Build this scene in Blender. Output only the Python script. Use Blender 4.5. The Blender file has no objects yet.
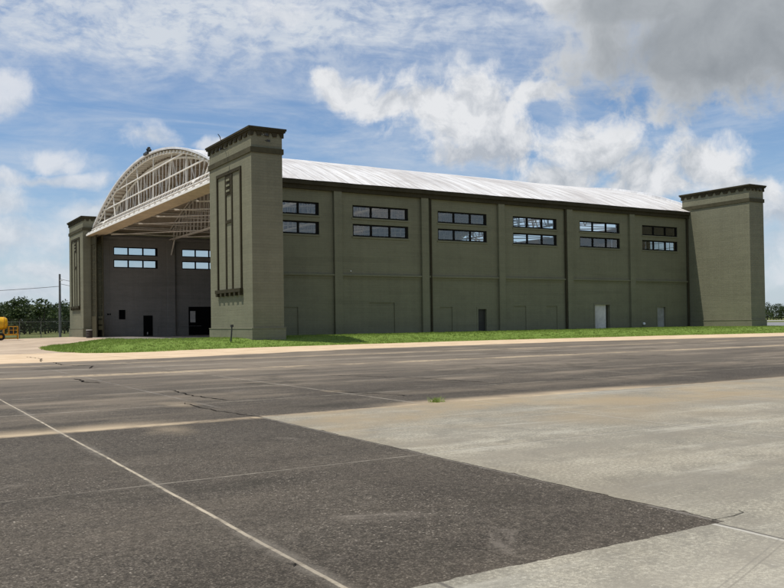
import bpy, bmesh, math, random
from mathutils import Vector, Matrix, noise as mnoise
random.seed(7)
S = bpy.context.scene
COL = S.collection

# ------------------------------------------------------------------ helpers
class MB:
    def __init__(self): self.v = []; self.f = []; self.mi = []
    def poly(self, pts, mi=0):
        n = len(self.v); self.v += [tuple(p) for p in pts]
        self.f.append(tuple(range(n, n + len(pts)))); self.mi.append(mi)
    def box(self, x0, x1, y0, y1, z0, z1, mi=0):
        n = len(self.v)
        self.v += [(x0,y0,z0),(x1,y0,z0),(x1,y1,z0),(x0,y1,z0),(x0,y0,z1),(x1,y0,z1),(x1,y1,z1),(x0,y1,z1)]
        for q in ((0,3,2,1),(4,5,6,7),(0,1,5,4),(1,2,6,5),(2,3,7,6),(3,0,4,7)):
            self.f.append(tuple(n + i for i in q)); self.mi.append(mi)
        return self
    def tube(self, pts, r, seg=6, cap=True, mi=0):
        pts = [Vector(p) for p in pts]; rings = []
        for i, p in enumerate(pts):
            a = pts[max(i-1, 0)]; b = pts[min(i+1, len(pts)-1)]
            t = (b - a).normalized()
            up = Vector((0,0,1)) if abs(t.z) < .95 else Vector((1,0,0))
            s = t.cross(up).normalized(); u = s.cross(t)
            rr = r[i] if isinstance(r, (list, tuple)) else r
            n = len(self.v)
            for k in range(seg):
                an = 2*math.pi*(k+.5)/seg
                self.v.append(tuple(p + s*math.cos(an)*rr + u*math.sin(an)*rr))
            rings.append(n)
        for a, b in zip(rings, rings[1:]):
            for k in range(seg):
                self.f.append((a+k, a+(k+1)%seg, b+(k+1)%seg, b+k)); self.mi.append(mi)
        if cap:
            self.f.append(tuple(rings[0]+k for k in reversed(range(seg)))); self.mi.append(mi)
            self.f.append(tuple(rings[-1]+k for k in range(seg))); self.mi.append(mi)
        return self
    def lathe(self, c, prof, seg=24, axis='Z', mi=0):
        c = Vector(c); rings = []
        for r, h in prof:
            n = len(self.v)
            for k in range(seg):
                a = 2*math.pi*k/seg
                if axis == 'Z': p = (r*math.cos(a), r*math.sin(a), h)
                elif axis == 'X': p = (h, r*math.cos(a), r*math.sin(a))
                else: p = (r*math.sin(a), h, r*math.cos(a))
                self.v.append(tuple(c + Vector(p)))
            rings.append(n)
        for a, b in zip(rings, rings[1:]):
            for k in range(seg):
                self.f.append((a+k, a+(k+1)%seg, b+(k+1)%seg, b+k)); self.mi.append(mi)
        self.f.append(tuple(rings[0]+k for k in reversed(range(seg)))); self.mi.append(mi)
        self.f.append(tuple(rings[-1]+k for k in range(seg))); self.mi.append(mi)
        return self
    def build(self, name, mats, parent=None, smooth=False, bevel=0):
        me = bpy.data.meshes.new(name)
        me.from_pydata(self.v, [], self.f)
        if not isinstance(mats, (list, tuple)): mats = [mats]
        for m in mats: me.materials.append(m)
        if len(mats) > 1: me.polygons.foreach_set('material_index', self.mi)
        if smooth: me.polygons.foreach_set('use_smooth', [True]*len(me.polygons))
        me.update()
        o = bpy.data.objects.new(name, me); COL.objects.link(o)
        if parent: o.parent = parent
        if bevel:
            b = o.modifiers.new('bevel', 'BEVEL'); b.width = bevel; b.segments = 2; b.limit_method = 'ANGLE'
        return o

def fix_normals(o):
    bm = bmesh.new(); bm.from_mesh(o.data)
    bmesh.ops.remove_doubles(bm, verts=bm.verts, dist=1e-4)
    bmesh.ops.recalc_face_normals(bm, faces=bm.faces)
    bm.to_mesh(o.data); bm.free(); return o

def tag(o, label=None, cat=None, group=None, kind=None):
    for k, v in (('label', label), ('category', cat), ('group', group), ('kind', kind)):
        if v: o[k] = v
    return o
def empty(name, loc=(0,0,0), rz=0):
    o = bpy.data.objects.new(name, None); COL.objects.link(o); o.location = loc; o.rotation_euler.z = rz
    o.empty_display_size = .3
    return o
def copy_tree(o, parent=None):
    c = o.copy(); COL.objects.link(c)
    if parent: c.parent = parent
    for ch in [x for x in o.children]: copy_tree(ch, c)
    return c

# ---------------------------------------------------------- node shorthand
class NT:
    def __init__(self, tree): self.t = tree; self.n = tree.nodes; self.l = tree.links
    def new(self, kind, **kw):
        nd = self.n.new(kind)
        for k, v in kw.items(): setattr(nd, k, v)
        return nd
    def put(self, sock, val):
        if hasattr(val, 'is_output') or isinstance(val, bpy.types.NodeSocket): self.l.new(val, sock)
        else: sock.default_value = val
    def m(self, op, a, b=None, c=None, clamp=False):
        nd = self.new('ShaderNodeMath', operation=op, use_clamp=clamp)
        self.put(nd.inputs[0], a)
        if b is not None: self.put(nd.inputs[1], b)
        if c is not None: self.put(nd.inputs[2], c)
        return nd.outputs[0]
    def add(self, a, b): return self.m('ADD', a, b)
    def sub(self, a, b): return self.m('SUBTRACT', a, b)
    def mul(self, a, b): return self.m('MULTIPLY', a, b)
    def mx(self, a, b): return self.m('MAXIMUM', a, b)
    def mn(self, a, b): return self.m('MINIMUM', a, b)
    def ss(self, x, e0, e1, o0=0., o1=1.):
        nd = self.new('ShaderNodeMapRange', interpolation_type='SMOOTHSTEP')
        self.put(nd.inputs[0], x); nd.inputs[1].default_value = e0; nd.inputs[2].default_value = e1
        nd.inputs[3].default_value = o0; nd.inputs[4].default_value = o1
        return nd.outputs[0]
    def vm(self, op, a, b=None, s=None):
        nd = self.new('ShaderNodeVectorMath', operation=op)
        self.put(nd.inputs[0], a)
        if b is not None: self.put(nd.inputs[1], b)
        if s is not None: self.put(nd.inputs[3], s)
        return nd.outputs['Value'] if op in ('DOT_PRODUCT', 'LENGTH', 'DISTANCE') else nd.outputs[0]
    def dot(self, a, v): return self.vm('DOT_PRODUCT', a, tuple(v))
    def noise(self, vec, scale, detail=4, rough=.55, dist=0., col=False):
        nd = self.new('ShaderNodeTexNoise')
        if vec is not None: self.l.new(vec, nd.inputs['Vector'])
        nd.inputs['Scale'].default_value = scale; nd.inputs['Detail'].default_value = detail
        nd.inputs['Roughness'].default_value = rough; nd.inputs['Distortion'].default_value = dist
        return nd.outputs['Color' if col else 'Fac']
    def voro(self, vec, scale, out='Distance', **kw):
        nd = self.new('ShaderNodeTexVoronoi', **kw)
        self.l.new(vec, nd.inputs['Vector']); nd.inputs['Scale'].default_value = scale
        return nd.outputs[out]
    def mix(self, fac, a, b, blend='MIX'):
        nd = self.new('ShaderNodeMix', data_type='RGBA', blend_type=blend)
        self.put(nd.inputs[0], fac)
        for s, v in ((nd.inputs[6], a), (nd.inputs[7], b)):
            if isinstance(v, bpy.types.NodeSocket): self.l.new(v, s)
            else: s.default_value = (*v, 1) if len(v) == 3 else v
        return nd.outputs[2]
    def sep(self, v):
        nd = self.new('ShaderNodeSeparateXYZ'); self.l.new(v, nd.inputs[0]); return nd.outputs
    def comb(self, x, y, z):
        nd = self.new('ShaderNodeCombineXYZ')
        for s, v in zip(nd.inputs, (x, y, z)): self.put(s, v)
        return nd.outputs[0]
    def bump(self, h, strength=.3, dist=.02):
        nd = self.new('ShaderNodeBump'); self.l.new(h, nd.inputs['Height'])
        nd.inputs['Strength'].default_value = strength; nd.inputs['Distance'].default_value = dist
        return nd.outputs[0]

def material(name, fn=None, color=None, rough=.7, metal=0., spec=.3):
    m = bpy.data.materials.new(name); m.use_nodes = True
    t = NT(m.node_tree); b = t.n['Principled BSDF']
    b.inputs['Roughness'].default_value = rough; b.inputs['Metallic'].default_value = metal
    b.inputs['Specular IOR Level'].default_value = spec
    tc = t.new('ShaderNodeTexCoord')
    if fn:
        r = fn(t, tc.outputs['Object'])
        if not isinstance(r, tuple): r = (r,)
        t.put(b.inputs['Base Color'], r[0])
        if len(r) > 1 and r[1] is not None: t.l.new(r[1], b.inputs['Normal'])
        if len(r) > 2: t.l.new(r[2], b.inputs['Roughness'])
    else:
        n = t.noise(tc.outputs['Object'], 3.0, 5)
        n2 = t.noise(tc.outputs['Object'], .6, 3)
        f = t.add(t.mul(n, .5), t.mul(n2, .5))
        lo = tuple(c*.8 for c in color); hi = tuple(min(c*1.2, .95) for c in color)
        t.l.new(t.mix(t.ss(f, .3, .7), lo, hi), b.inputs['Base Color'])
    return m

# ---------------------------------------------------------- camera (solved from the hangar's lines)
CAM = Vector((-22.72, -55.374, 1.409)); YAW = 1.01822; PITCH = .014766; ROLL = .013995; FPX = 844.95; CY = 309.24
cF = Vector((math.cos(YAW), math.sin(YAW), 0)); cR = Vector((math.sin(YAW), -math.cos(YAW), 0)); cU = Vector((0,0,1))
F2 = cF*math.cos(PITCH) + cU*math.sin(PITCH); U2 = cU*math.cos(PITCH) - cF*math.sin(PITCH)
RR = cR*math.cos(ROLL) - U2*math.sin(ROLL); UU = cR*math.sin(ROLL) + U2*math.cos(ROLL)
cd = bpy.data.cameras.new('Camera'); cam = bpy.data.objects.new('Camera', cd); COL.objects.link(cam)
cd.sensor_width = 36; cd.lens = FPX/784*36; cd.shift_y = (CY-294)/784; cd.clip_start = .1; cd.clip_end = 6000
M = Matrix((RR, UU, -F2)).transposed().to_4x4(); M.translation = CAM; cam.matrix_world = M
S.camera = cam
def ray(u, v):                        # direction in the world of a point measured in the survey photo
    return (F2*FPX + RR*(u-392) - UU*(v-CY)).normalized()

# ---------------------------------------------------------- light
SUN = Vector((-.36, .125, 1)).normalized()
el = math.asin(SUN.z)
sd = bpy.data.lights.new('Sun', 'SUN'); sd.energy = 4.2; sd.angle = math.radians(.5); sd.color = (1, .955, .88)
so = bpy.data.objects.new('Sun', sd); COL.objects.link(so); so.location = (0, -40, 60)
so.rotation_euler = SUN.to_track_quat('Z', 'Y').to_euler()
S.view_settings.view_transform = 'Standard'; S.view_settings.look = 'None'
S.view_settings.exposure = 0.0; S.view_settings.gamma = 1; S.view_settings.use_curve_mapping = False
S.render.film_transparent = False
S.cycles.max_bounces = 8; S.cycles.transparent_max_bounces = 16

def build_world():
    w = bpy.data.worlds.new('World'); S.world = w; w.use_nodes = True
    t = NT(w.node_tree); t.n.clear()
    out = t.new('ShaderNodeOutputWorld'); bg = t.new('ShaderNodeBackground'); bg.inputs[1].default_value = SKYS
    sky = t.new('ShaderNodeTexSky', sky_type='NISHITA', sun_disc=False)
    sky.sun_elevation = el; sky.sun_rotation = math.atan2(SUN.x, SUN.y)
    sky.air_density = 1.0; sky.dust_density = .6; sky.ozone_density = 2.0
    d = t.vm('NORMALIZE', t.new('ShaderNodeTexCoord').outputs['Generated'])
    z = t.sep(d)[2]
    # softly warped direction, for ragged cloud edges
    wn = t.noise(d, 11, 3, .55, col=True)
    wv = t.vm('SCALE', t.vm('SUBTRACT', wn, (.5,.5,.5)), s=.05)
    dd = t.vm('ADD', d, wv)
    n_hi = t.noise(dd, 20, 10, .61); up = t.vm('ADD', dd, (-.010, .004, .026)); n_up = t.noise(up, 20, 10, .61)
    n_lo = t.noise(dd, 6.5, 5, .55)
    def blob(u, v, ru, rv, warp=True):
        c = ray(u, v); e1 = Vector((c.y, -c.x, 0)).normalized(); e2 = e1.cross(c).normalized()
        src = dd if warp else d
        a = t.m('DIVIDE', t.dot(src, e1), ru/FPX); b = t.m('DIVIDE', t.sub(t.dot(src, e2), 0.), rv/FPX)
        r = t.m('SQRT', t.add(t.mul(a, a), t.mul(b, b)))
        front = t.m('GREATER_THAN', t.dot(d, c), .2)
        return t.mul(t.sub(1.0, r), front), b
    col = t.mix(1.0, sky.outputs[0], (.90,1.03,1.16), 'MULTIPLY')
    # high thin cirrus: long streaks, and a mackerel field at the upper left
    st = t.vm('MULTIPLY', d, (1, 1, 4.5))
    c1 = t.noise(st, 3.2, 8, .62, 1.2); c2 = t.noise(t.vm('MULTIPLY', dd, (1, 1, 1.9)), 40, 5, .62); c3 = t.noise(st, 9, 7, .62, .6)
    cir = t.ss(t.add(t.mul(c1, .6), t.mul(c3, .4)), .40, .70)
    topleft, _ = blob(170, -10, 400, 92, True)
    tl = t.ss(topleft, -.25, .75)
    mack = t.mul(t.ss(t.add(c2, t.mul(tl, .16)), .42, .76), tl)
    hi = t.m('ADD', t.m('ADD', t.mul(cir, .60), t.mul(mack, .58)), t.mul(tl, .24), clamp=True)
    col = t.mix(hi, col, CIRRUS)
    # pale haze towards the horizon
    hz = t.ss(z, .0, .15, .55, 0.)
    col = t.mix(hz, col, HAZE)
    hz2 = t.ss(z, .0, .30, .18, 0.)
    col = t.mix(hz2, col, HAZE)
    def cloud(blobs, soft, base, top, k=1.0, dens=1.0, relief=3.2):
        nonlocal col
        m = None; h = None
        for (u, v, ru, rv) in blobs:
            f, b = blob(u, v, ru, rv)
            m = f if m is None else t.mx(m, f)
            h = b if h is None else t.mx(h, b)
        mm = t.add(m, t.add(t.mul(t.sub(n_hi, .5), k*2.1), t.mul(t.sub(n_lo, .5), k*.6)))
        a = t.mul(t.ss(mm, 0, soft), dens)
        lit = t.mul(t.sub(n_hi, n_up), relief)
        sh = t.add(t.add(t.ss(h, -1.0, .8, .05, .75), lit), t.ss(mm, .05, .55, .40, .0))
        col = t.mix(a, col, t.mix(t.m('ADD', sh, 0., clamp=True), base, top))
    W1 = (7.9, 8.05, 8.3)
    # low banks near the horizon
    cloud([(10,235,80,44),(45,272,80,22),(5,198,50,26),(20,296,80,14),(110,215,60,14),(790,250,70,70)], .9, (4.6,5.2,6.0), (7.0,7.4,7.9), 1.0, .85, 2.5)
    cloud([(775,205,55,30),(725,192,70,26)], .8, (4.6,5.0,5.6), W1, 1.0, .75)
    # cumulus
    cloud([(460,114,80,54),(430,106,54,38),(492,140,50,38),(385,106,46,17),(352,92,36,16),(334,80,24,15),(538,94,38,14),(470,150,60,22)], .55, (4.5,4.9,5.5), W1, 1.0)
    cloud([(592,158,58,46),(640,176,62,34),(560,182,56,26)], .65, (4.5,4.9,5.4), W1, 1.0)
    cloud([(703,166,52,34),(740,188,44,24),(675,184,50,20)], .65, (4.5,4.9,5.4), W1, 1.0)
    cloud([(158,138,34,15),(57,160,32,16),(45,178,84,9),(6,100,30,30),(278,16,56,24),(212,142,30,10)], .8, (5.6,6.1,6.8), (7.6,7.8,8.2), 1.1, .8)
    # broad grey cloud overhead on the right
    big = [(800,5,232,100),(720,52,110,56),(640,-5,120,42),(590,-25,90,36)]
    cloud(big, .45, (4.4,4.75,5.15), (7.4,7.6,7.9), .72, 1., 2.)
    cloud([(795,0,235,100),(712,40,125,58),(655,0,110,44)], .60, (2.65,2.92,3.22), (3.9,4.2,4.5), .45, .95, 1.3)
    t.l.new(col, bg.inputs[0]); t.l.new(bg.outputs[0], out.inputs[0])
SKYS = .1
CIRRUS = (6.3, 6.8, 7.5); HAZE = (5.6, 6.5, 7.6)
build_world()

# ---------------------------------------------------------- materials
def brick_fn(base, var=.12, mortar=.82, bs=.7):
    def fn(t, P):
        x, y, z = t.sep(P)
        br = t.new('ShaderNodeTexBrick'); t.l.new(t.comb(t.add(x, y), z, 0.), br.inputs['Vector'])
        br.inputs['Scale'].default_value = 1; br.inputs['Brick Width'].default_value = .6
        br.inputs['Row Height'].default_value = .2; br.inputs['Mortar Size'].default_value = .012
        br.inputs['Color1'].default_value = (*[c*(1-var) for c in base], 1)
        br.inputs['Color2'].default_value = (*[c*(1+var) for c in base], 1)
        br.inputs['Mortar'].default_value = (*[c*mortar for c in base], 1)
        big = t.noise(P, .35, 5, .6); fine = t.noise(P, 5, 5, .6)
        run = t.noise(t.comb(t.mul(t.add(x, y), 2.2), t.mul(z, .12), 0.), 1, 5, .6)
        row = t.noise(t.comb(t.mul(t.add(x, y), .08), t.mul(z, 1.1), 3.), 1.6, 4, .7)
        f = t.add(t.mul(big, .4), t.add(t.mul(run, .3), t.mul(row, .3)))
        c = t.mix(t.ss(f, .36, .64), (.90,.90,.90), (1.09,1.09,1.08))
        c = t.mix(1.0, br.outputs[0], c, 'MULTIPLY')
        c = t.mix(t.ss(fine, .3, .7, 0, .12), c, [q*1.5 for q in base])
        crack = t.ss(t.noise(t.comb(t.mul(t.add(x, y), .05), t.mul(z, .9), 9.), 1.5, 2, .5), .6, .64, 0, .12)
        c = t.mix(crack, c, [q*.5 for q in base])
        h = t.add(t.mul(br.outputs['Fac'], -1.), t.add(t.mul(fine, .6), t.mul(row, 1.2)))
        return c, t.bump(h, bs, .03)
    return fn
OLIVE = (.176, .171, .117)
m_wall = material('olive_painted_block', brick_fn(OLIVE, .035, .90, .5), rough=.8, spec=.15)
m_side = material('olive_painted_side_wall', brick_fn((.166, .163, .108), .025, .93, .4), rough=.8, spec=.12)
m_trim = material('dark_olive_trim', color=(.066, .060, .036), rough=.8, spec=.1)
m_trim2 = material('deep_olive_trim', color=(.044, .038, .022), rough=.8, spec=.1)
m_inner = material('dim_interior_plaster', brick_fn((.225, .216, .200), .04, .93, .3), rough=.9, spec=.1)
m_black = material('black_window_frame', color=(.008, .008, .007), rough=.8, spec=.1)
m_dark = material('dark_door_paint_and_shade', color=(.030, .030, .024), rough=.6)  # door paint, also the colour of the painted jamb shadow beside the white door
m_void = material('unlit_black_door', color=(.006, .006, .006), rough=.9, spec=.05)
def f_white(t, P):
    x, y, z = t.sep(P)
    n = t.noise(P, 1.3, 5); s = t.noise(t.comb(t.mul(x, 3), t.mul(y, 3), t.mul(z, .3)), 1.5, 4)
    c = t.mix(t.ss(n, .35, .75), (.78,.75,.68), (.86,.84,.79))
    return t.mix(t.ss(s, .58, .75, 0, .35), c, (.42,.33,.22))
m_steel = material('cream_white_steel', f_white, rough=.5)
m_tan = material('tan_soffit', color=(.56, .46, .33), rough=.8)
m_deck = material('tan_roof_deck', color=(.40, .34, .27), rough=.85)
m_truss = material('white_truss_paint', color=(.62, .58, .52), rough=.6)
m_wdoor = material('pale_door_paint', color=(.52, .50, .47), rough=.5)
m_gdoor = material('grey_metal_door', color=(.30, .30, .285), rough=.5)
def f_roof(t, P):
    x, y, z = t.sep(P)
    # standing seams every 1.3 m, rain streaks running down the slope
    fr = t.m('FRACT', t.m('DIVIDE', x, 1.477))
    seam = t.ss(t.m('ABSOLUTE', t.sub(fr, .5)), .44, .5)
    pan = t.noise(t.comb(t.m('FLOOR', t.m('DIVIDE', x, 1.477)), 0., 0.), 3.7, 0)
    st = t.noise(t.comb(t.mul(x, 1.5), t.mul(y, .16), 0.), 1.4, 6, .65)
    st2 = t.noise(t.comb(t.mul(x, 5), t.mul(y, .3), 4.), 1.4, 5, .65)
    patch = t.noise(P, .16, 5, .6)
    c = t.mix(t.ss(st, .40, .68), (.80,.78,.74), (.52,.48,.43))
    c = t.mix(t.ss(st2, .52, .72, 0, .7), c, (.36,.30,.24))
    c = t.mix(t.ss(patch, .46, .66, 0, .55), c, (.42,.38,.34))
    c = t.mix(t.ss(pan, .35, .65, 0, .25), c, (.5,.48,.46))
    c = t.mix(t.mul(seam, .75), c, (.30,.275,.25))
    return c, t.bump(t.add(t.mul(seam, 1.), t.mul(st, .2)), .5, .05)
m_roof = material('weathered_white_metal_roof', f_roof, rough=.5, spec=.4)
m_rim = material('pale_grey_metal_rim', color=(.66, .66, .66), rough=.45)

def glass(name, tint, refl):
    m = bpy.data.materials.new(name); m.use_nodes = True; t = NT(m.node_tree)
    t.n.remove(t.n['Principled BSDF']); out = t.n['Material Output']
    tr = t.new('ShaderNodeBsdfTransparent'); tr.inputs[0].default_value = (*tint, 1)
    gl = t.new('ShaderNodeBsdfGlossy'); gl.inputs['Roughness'].default_value = .03
    nz = t.noise(t.new('ShaderNodeTexCoord').outputs['Object'], .9, 2)
    t.l.new(t.bump(nz, .12, .02), gl.inputs['Normal'])
    mx = t.new('ShaderNodeMixShader'); mx.inputs[0].default_value = refl
    fr = t.new('ShaderNodeFresnel'); fr.inputs[0].default_value = 1.5
    t.l.new(t.m('ADD', fr.outputs[0], refl, clamp=True), mx.inputs[0])
    t.l.new(tr.outputs[0], mx.inputs[1]); t.l.new(gl.outputs[0], mx.inputs[2]); t.l.new(mx.outputs[0], out.inputs[0])
    return m
m_glass = glass('window_glass', (.82, .87, .88), .10)

# ground materials
def grey(t, P): return t.sep(P)
def f_asphalt(t, P):
    x, y, z = t.sep(P)
    wob = t.add(t.mul(t.sub(t.noise(P, .25, 2), .5), .05), t.mul(t.sub(t.noise(P, 5, 3), .5), .018))
    xw = t.add(x, wob); yw = t.add(y, wob)
    big = t.noise(P, .11, 6, .6); med = t.noise(P, .9, 6, .62); fine = t.noise(P, 14, 4, .65)
    grit = t.noise(P, 70, 3, .7)
    # slab to slab differences
    cell = t.new('ShaderNodeTexWhiteNoise', noise_dimensions='2D')
    t.l.new(t.comb(t.m('FLOOR', t.m('DIVIDE', t.add(x, 20.35), 3.2)), t.m('FLOOR', t.m('DIVIDE', t.add(y, 47.1), 4.1)), 0.), cell.inputs[0])
    base = t.mix(t.ss(med, .3, .72), (.050,.0400,.0290), (.080,.0655,.0485))
    base = t.mix(t.ss(big, .4, .66, 0, .5), base, (.108,.0925,.071))
    base = t.mix(t.mul(cell.outputs[0], .20), base, (.125,.1075,.083))
    # worn aggregate: thousands of pale chips
    vc = t.voro(P, 36); vn = t.voro(P, 36, 'Color'); r = t.sep(vn)[0]
    chip = t.mul(t.ss(vc, .18, .42, 1, 0), t.ss(r, .72, .92))
    vc2 = t.voro(P, 95); r2 = t.sep(t.voro(P, 95, 'Color'))[0]
    chip2 = t.mul(t.ss(vc2, .2, .5, 1, 0), t.ss(r2, .55, .95))
    dens = t.ss(t.noise(P, .7, 5), .36, .64, .2, 1.)
    base = t.mix(t.mul(t.mul(chip, dens), .78), base, (.46,.40,.32))
    base = t.mix(t.mul(t.mul(chip2, dens), .50), base, (.30,.255,.20))
    base = t.mix(t.ss(grit, .34, .52, .80, 0), base, (.012,.0095,.007))
    base = t.mix(t.ss(grit, .55, .68, 0, .85), base, (.23,.197,.152))
    base = t.mix(t.ss(fine, .38, .54, .5, 0), base, (.026,.022,.015))
    # farther apron is older, paler and streaked with wash-out sand
    far = t.ss(y, -41, -26)
    base = t.mix(t.mul(far, .65), base, (.190,.157,.118))
    s1 = t.noise(t.comb(t.mul(x, .085), t.mul(y, .24), 0.), 1.5, 8, .68)
    s2 = t.noise(t.comb(t.mul(x, .16), t.mul(y, .62), 5.), 1.5, 8, .68)
    sand = t.mul(t.ss(t.add(t.mul(s1, .6), t.mul(s2, .4)), .46, .64), t.ss(y, -44, -36, .10, .62))
    base = t.mix(sand, base, (.285,.230,.165))
    dk = t.mul(t.ss(s2, .36, .47, 1, 0), t.ss(y, -40, -30, .0, .45))
    base = t.mix(dk, base, (.056,.047,.038))
    oil = t.noise(P, .42, 6, .68, .8); base = t.mix(t.ss(oil, .54, .70, 0, .55), base, (.036,.031,.021))
    dust = t.noise(t.vm('ADD', P, (31., 7., 0.)), .75, 7, .72, 1.2); base = t.mix(t.ss(dust, .58, .74, 0, .42), base, (.24,.205,.165))
    brk = t.noise(P, .55, 5, .65)
    brk2 = t.ss(t.noise(P, 5, 5, .7), .34, .56, .35, 1.)
    def yline(pos, w, soft, e0, e1, colr, amt, x0=None, x1=None):
        nonlocal base
        a = t.m('ABSOLUTE', t.sub(yw, pos))
        k = t.mul(t.ss(a, w, w+soft, 1, 0), t.mul(brk2, t.ss(brk, e0, e1, 0, amt)))
        if x0 is not None: k = t.mul(k, t.ss(xw, x0[0], x0[1]))
        base = t.mix(k, base, colr)
    def xline(pos, w, soft, e0, e1, colr, amt, y0=None):
        nonlocal base
        a = t.m('ABSOLUTE', t.sub(xw, pos))
        k = t.mul(t.ss(a, w, w+soft, 1, 0), t.mul(brk2, t.ss(brk, e0, e1, 0, amt)))
        if y0 is not None: k = t.mul(k, t.ss(y, y0[0], y0[1]))
        base = t.mix(k, base, colr)
    SAND = (.46,.36,.235); PALE = (.36,.315,.245)
    # sand washed along the joint next to the concrete
    up = t.sub(yw, -42.15)
    k = t.mul(t.mul(t.ss(up, -.25, .0), t.ss(up, .05, .9, 1, 0)), t.ss(brk, .25, .6, .25, .95))
    k = t.mul(k, t.add(t.add(t.ss(xw, -19.6, -18.2, .7, 0), t.ss(xw, -15.2, -13.6)), t.ss(xw, -9., -6.2, 0, -.9)))
    base = t.mix(k, base, SAND)
    yline(-47.1, .010, .02, .35, .6, PALE, .55); yline(-47.125, .006, .012, .3, .6, (.03,.026,.022), .7)
    yline(-42.2, .03, .22, .3, .6, SAND, .8)
    yline(-39.2, .015, .05, .35, .6, PALE, .6)
    yline(-35.6, .02, .06, .3, .6, PALE, .6)
    yline(-31.6, .03, .12, .35, .6, (.045,.040,.036), .5)
    yline(-27.7, .10, .9, .30, .6, SAND, .8)
    yline(-23.6, .05, .5, .35, .6, PALE, .55)
    yline(-19.5, .10, .9, .35, .6, SAND, .6)
    xline(-20.36, .011, .012, .12, .40, (.48,.41,.30), .9)
    xline(-20.36, .03, .09, .35, .65, (.20,.175,.14), .5)
    xline(-17.2, .015, .03, .35, .6, (.30,.27,.23), .5)
    xline(-13.85, .02, .04, .35, .55, PALE, .55); xline(-13.90, .010, .02, .3, .6, (.03,.026,.022), .6)
    for px in (-4.2, 8.6, 21.4): xline(px, .02, .05, .42, .62, PALE, .5)
    for px in (-10.6, -7.4, 2.2, 15, 27.8): xline(px, .02, .05, .45, .6, (.04,.034,.028), .6)
    for (sx, sy, r) in ((-18.9,-42.9,.55),(-17.6,-39.2,.5),(-13.8,-38.3,.35)):   # sandy wash spots
        dd_ = t.m('SQRT', t.add(t.m('POWER', t.sub(xw, sx), 2.), t.m('POWER', t.mul(t.sub(yw, sy), .6), 2.)))
        base = t.mix(t.mul(t.ss(t.add(dd_, t.mul(t.sub(brk, .5), r*2)), r*.1, r, 1, 0), .30), base, SAND)
    # bare sandy concrete shoulder before the lawn
    sh = t.add(y, t.mul(t.sub(t.noise(P, .22, 5, .6), .5), 2.4))
    edge = t.add(t.mul(t.ss(x, -16, 6), 4.4), -16.4)
    edge = t.sub(edge, t.mul(t.ss(x, 16, 42), 3.0))
    kk = t.ss(t.sub(sh, edge), -.5, .5)
    scol = t.mix(t.ss(t.noise(P, .7, 6, .65), .3, .7), (.53,.39,.245), (.66,.51,.34))
    scol = t.mix(t.ss(t.noise(t.comb(t.mul(x,.08), t.mul(y,.5), 0.), 1.6, 6, .6), .55, .75, 0, .6), scol, (.38,.28,.185))
    jt = t.ss(t.m('ABSOLUTE', t.sub(t.m('FRACT', t.m('DIVIDE', xw, 6.1)), .5)), .490, .497)
    scol = t.mix(t.mul(jt, .6), scol, (.20,.15,.10))
    base = t.mix(kk, base, scol)
    h = t.add(t.mul(chip, .6), t.add(t.mul(fine, .5), t.mul(grit, .6)))
    return base, t.bump(h, .5, .006)
m_asphalt = material('worn_asphalt_apron', f_asphalt, rough=.88, spec=.2)
def f_conc(t, P):
    x, y, z = t.sep(P)
    wob = t.mul(t.sub(t.noise(P, 1.2, 3), .5), .05)
    xw = t.add(x, wob); yw = t.add(y, wob)
    n1 = t.noise(P, .35, 6, .62); n2 = t.noise(P, 1.9, 7, .70, .8); n3 = t.noise(P, 28, 4, .7); n4 = t.noise(P, 110, 2, .6)
    c = t.mix(t.ss(n1, .32, .68), (.290,.262,.195), (.440,.400,.305))
    c = t.mix(t.ss(n2, .42, .68, 0, .75), c, (.195,.178,.138))
    c = t.mix(t.ss(n3, .40, .60, .60, 0), c, (.165,.150,.118))
    c = t.mix(t.ss(n3, .55, .68, 0, .6), c, (.50,.47,.38))
    c = t.mix(t.ss(n4, .38, .52, .55, 0), c, (.13,.118,.093))
    st = t.noise(t.comb(t.mul(x, .13), t.mul(y, .7), 2.), 1.6, 6, .65)
    c = t.mix(t.ss(st, .47, .62, 0, .60), c, (.215,.193,.150))
    sl = t.noise(t.comb(t.mul(x, .16), t.mul(y, 1.1), 7.), 1.6, 7, .66)
    c = t.mix(t.ss(sl, .52, .68, 0, .34), c, (.53,.50,.41))
    c = t.mix(t.ss(y, -52.5, -51.0, .22, 0), c, (.52,.50,.43))
    rust = t.mul(t.ss(t.noise(P, .30, 6, .66), .36, .66), t.ss(y, -47.6, -43.2, .12, .80))
    c = t.mix(rust, c, (.33,.25,.145))
    brk = t.noise(P, .7, 4, .6)
    def ln(v, pos, w, soft, colr, amt):
        nonlocal c
        c = t.mix(t.mul(t.ss(t.m('ABSOLUTE', t.sub(v, pos)), w, w+soft, 1, 0), t.ss(brk, .25, .55, amt*.35, amt)), c, colr)
    for py in (-47.1, -44.85): ln(yw, py, .007, .014, (.10,.09,.07), .6); ln(t.add(yw, .03), py, .01, .02, (.50,.46,.38), .3)
    for px in (-12.75, -8.3, -3.9, .6, 5.2): ln(xw, px, .012, .02, (.48,.44,.36), .4); ln(t.add(xw, .035), px, .006, .012, (.12,.11,.09), .6)
    ln(xw, -17.3, .008, .014, (.07,.06,.05), .9); ln(t.add(xw, .03), -17.3, .012, .02, (.52,.49,.42), .6)
    ln(xw, -19.85, .008, .014, (.08,.07,.06), .8)
    dg = t.add(t.mul(xw, .34), t.mul(yw, -.94))
    ln(dg, 42.79, .003, .008, (.14,.125,.10), .4); ln(dg, 42.74, .003, .008, (.16,.145,.12), .35)
    return c, t.bump(t.add(t.mul(n3, .6), t.mul(n4, .6)), .4, .006)
m_conc = material('weathered_concrete', f_conc, rough=.85, spec=.25)
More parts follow.
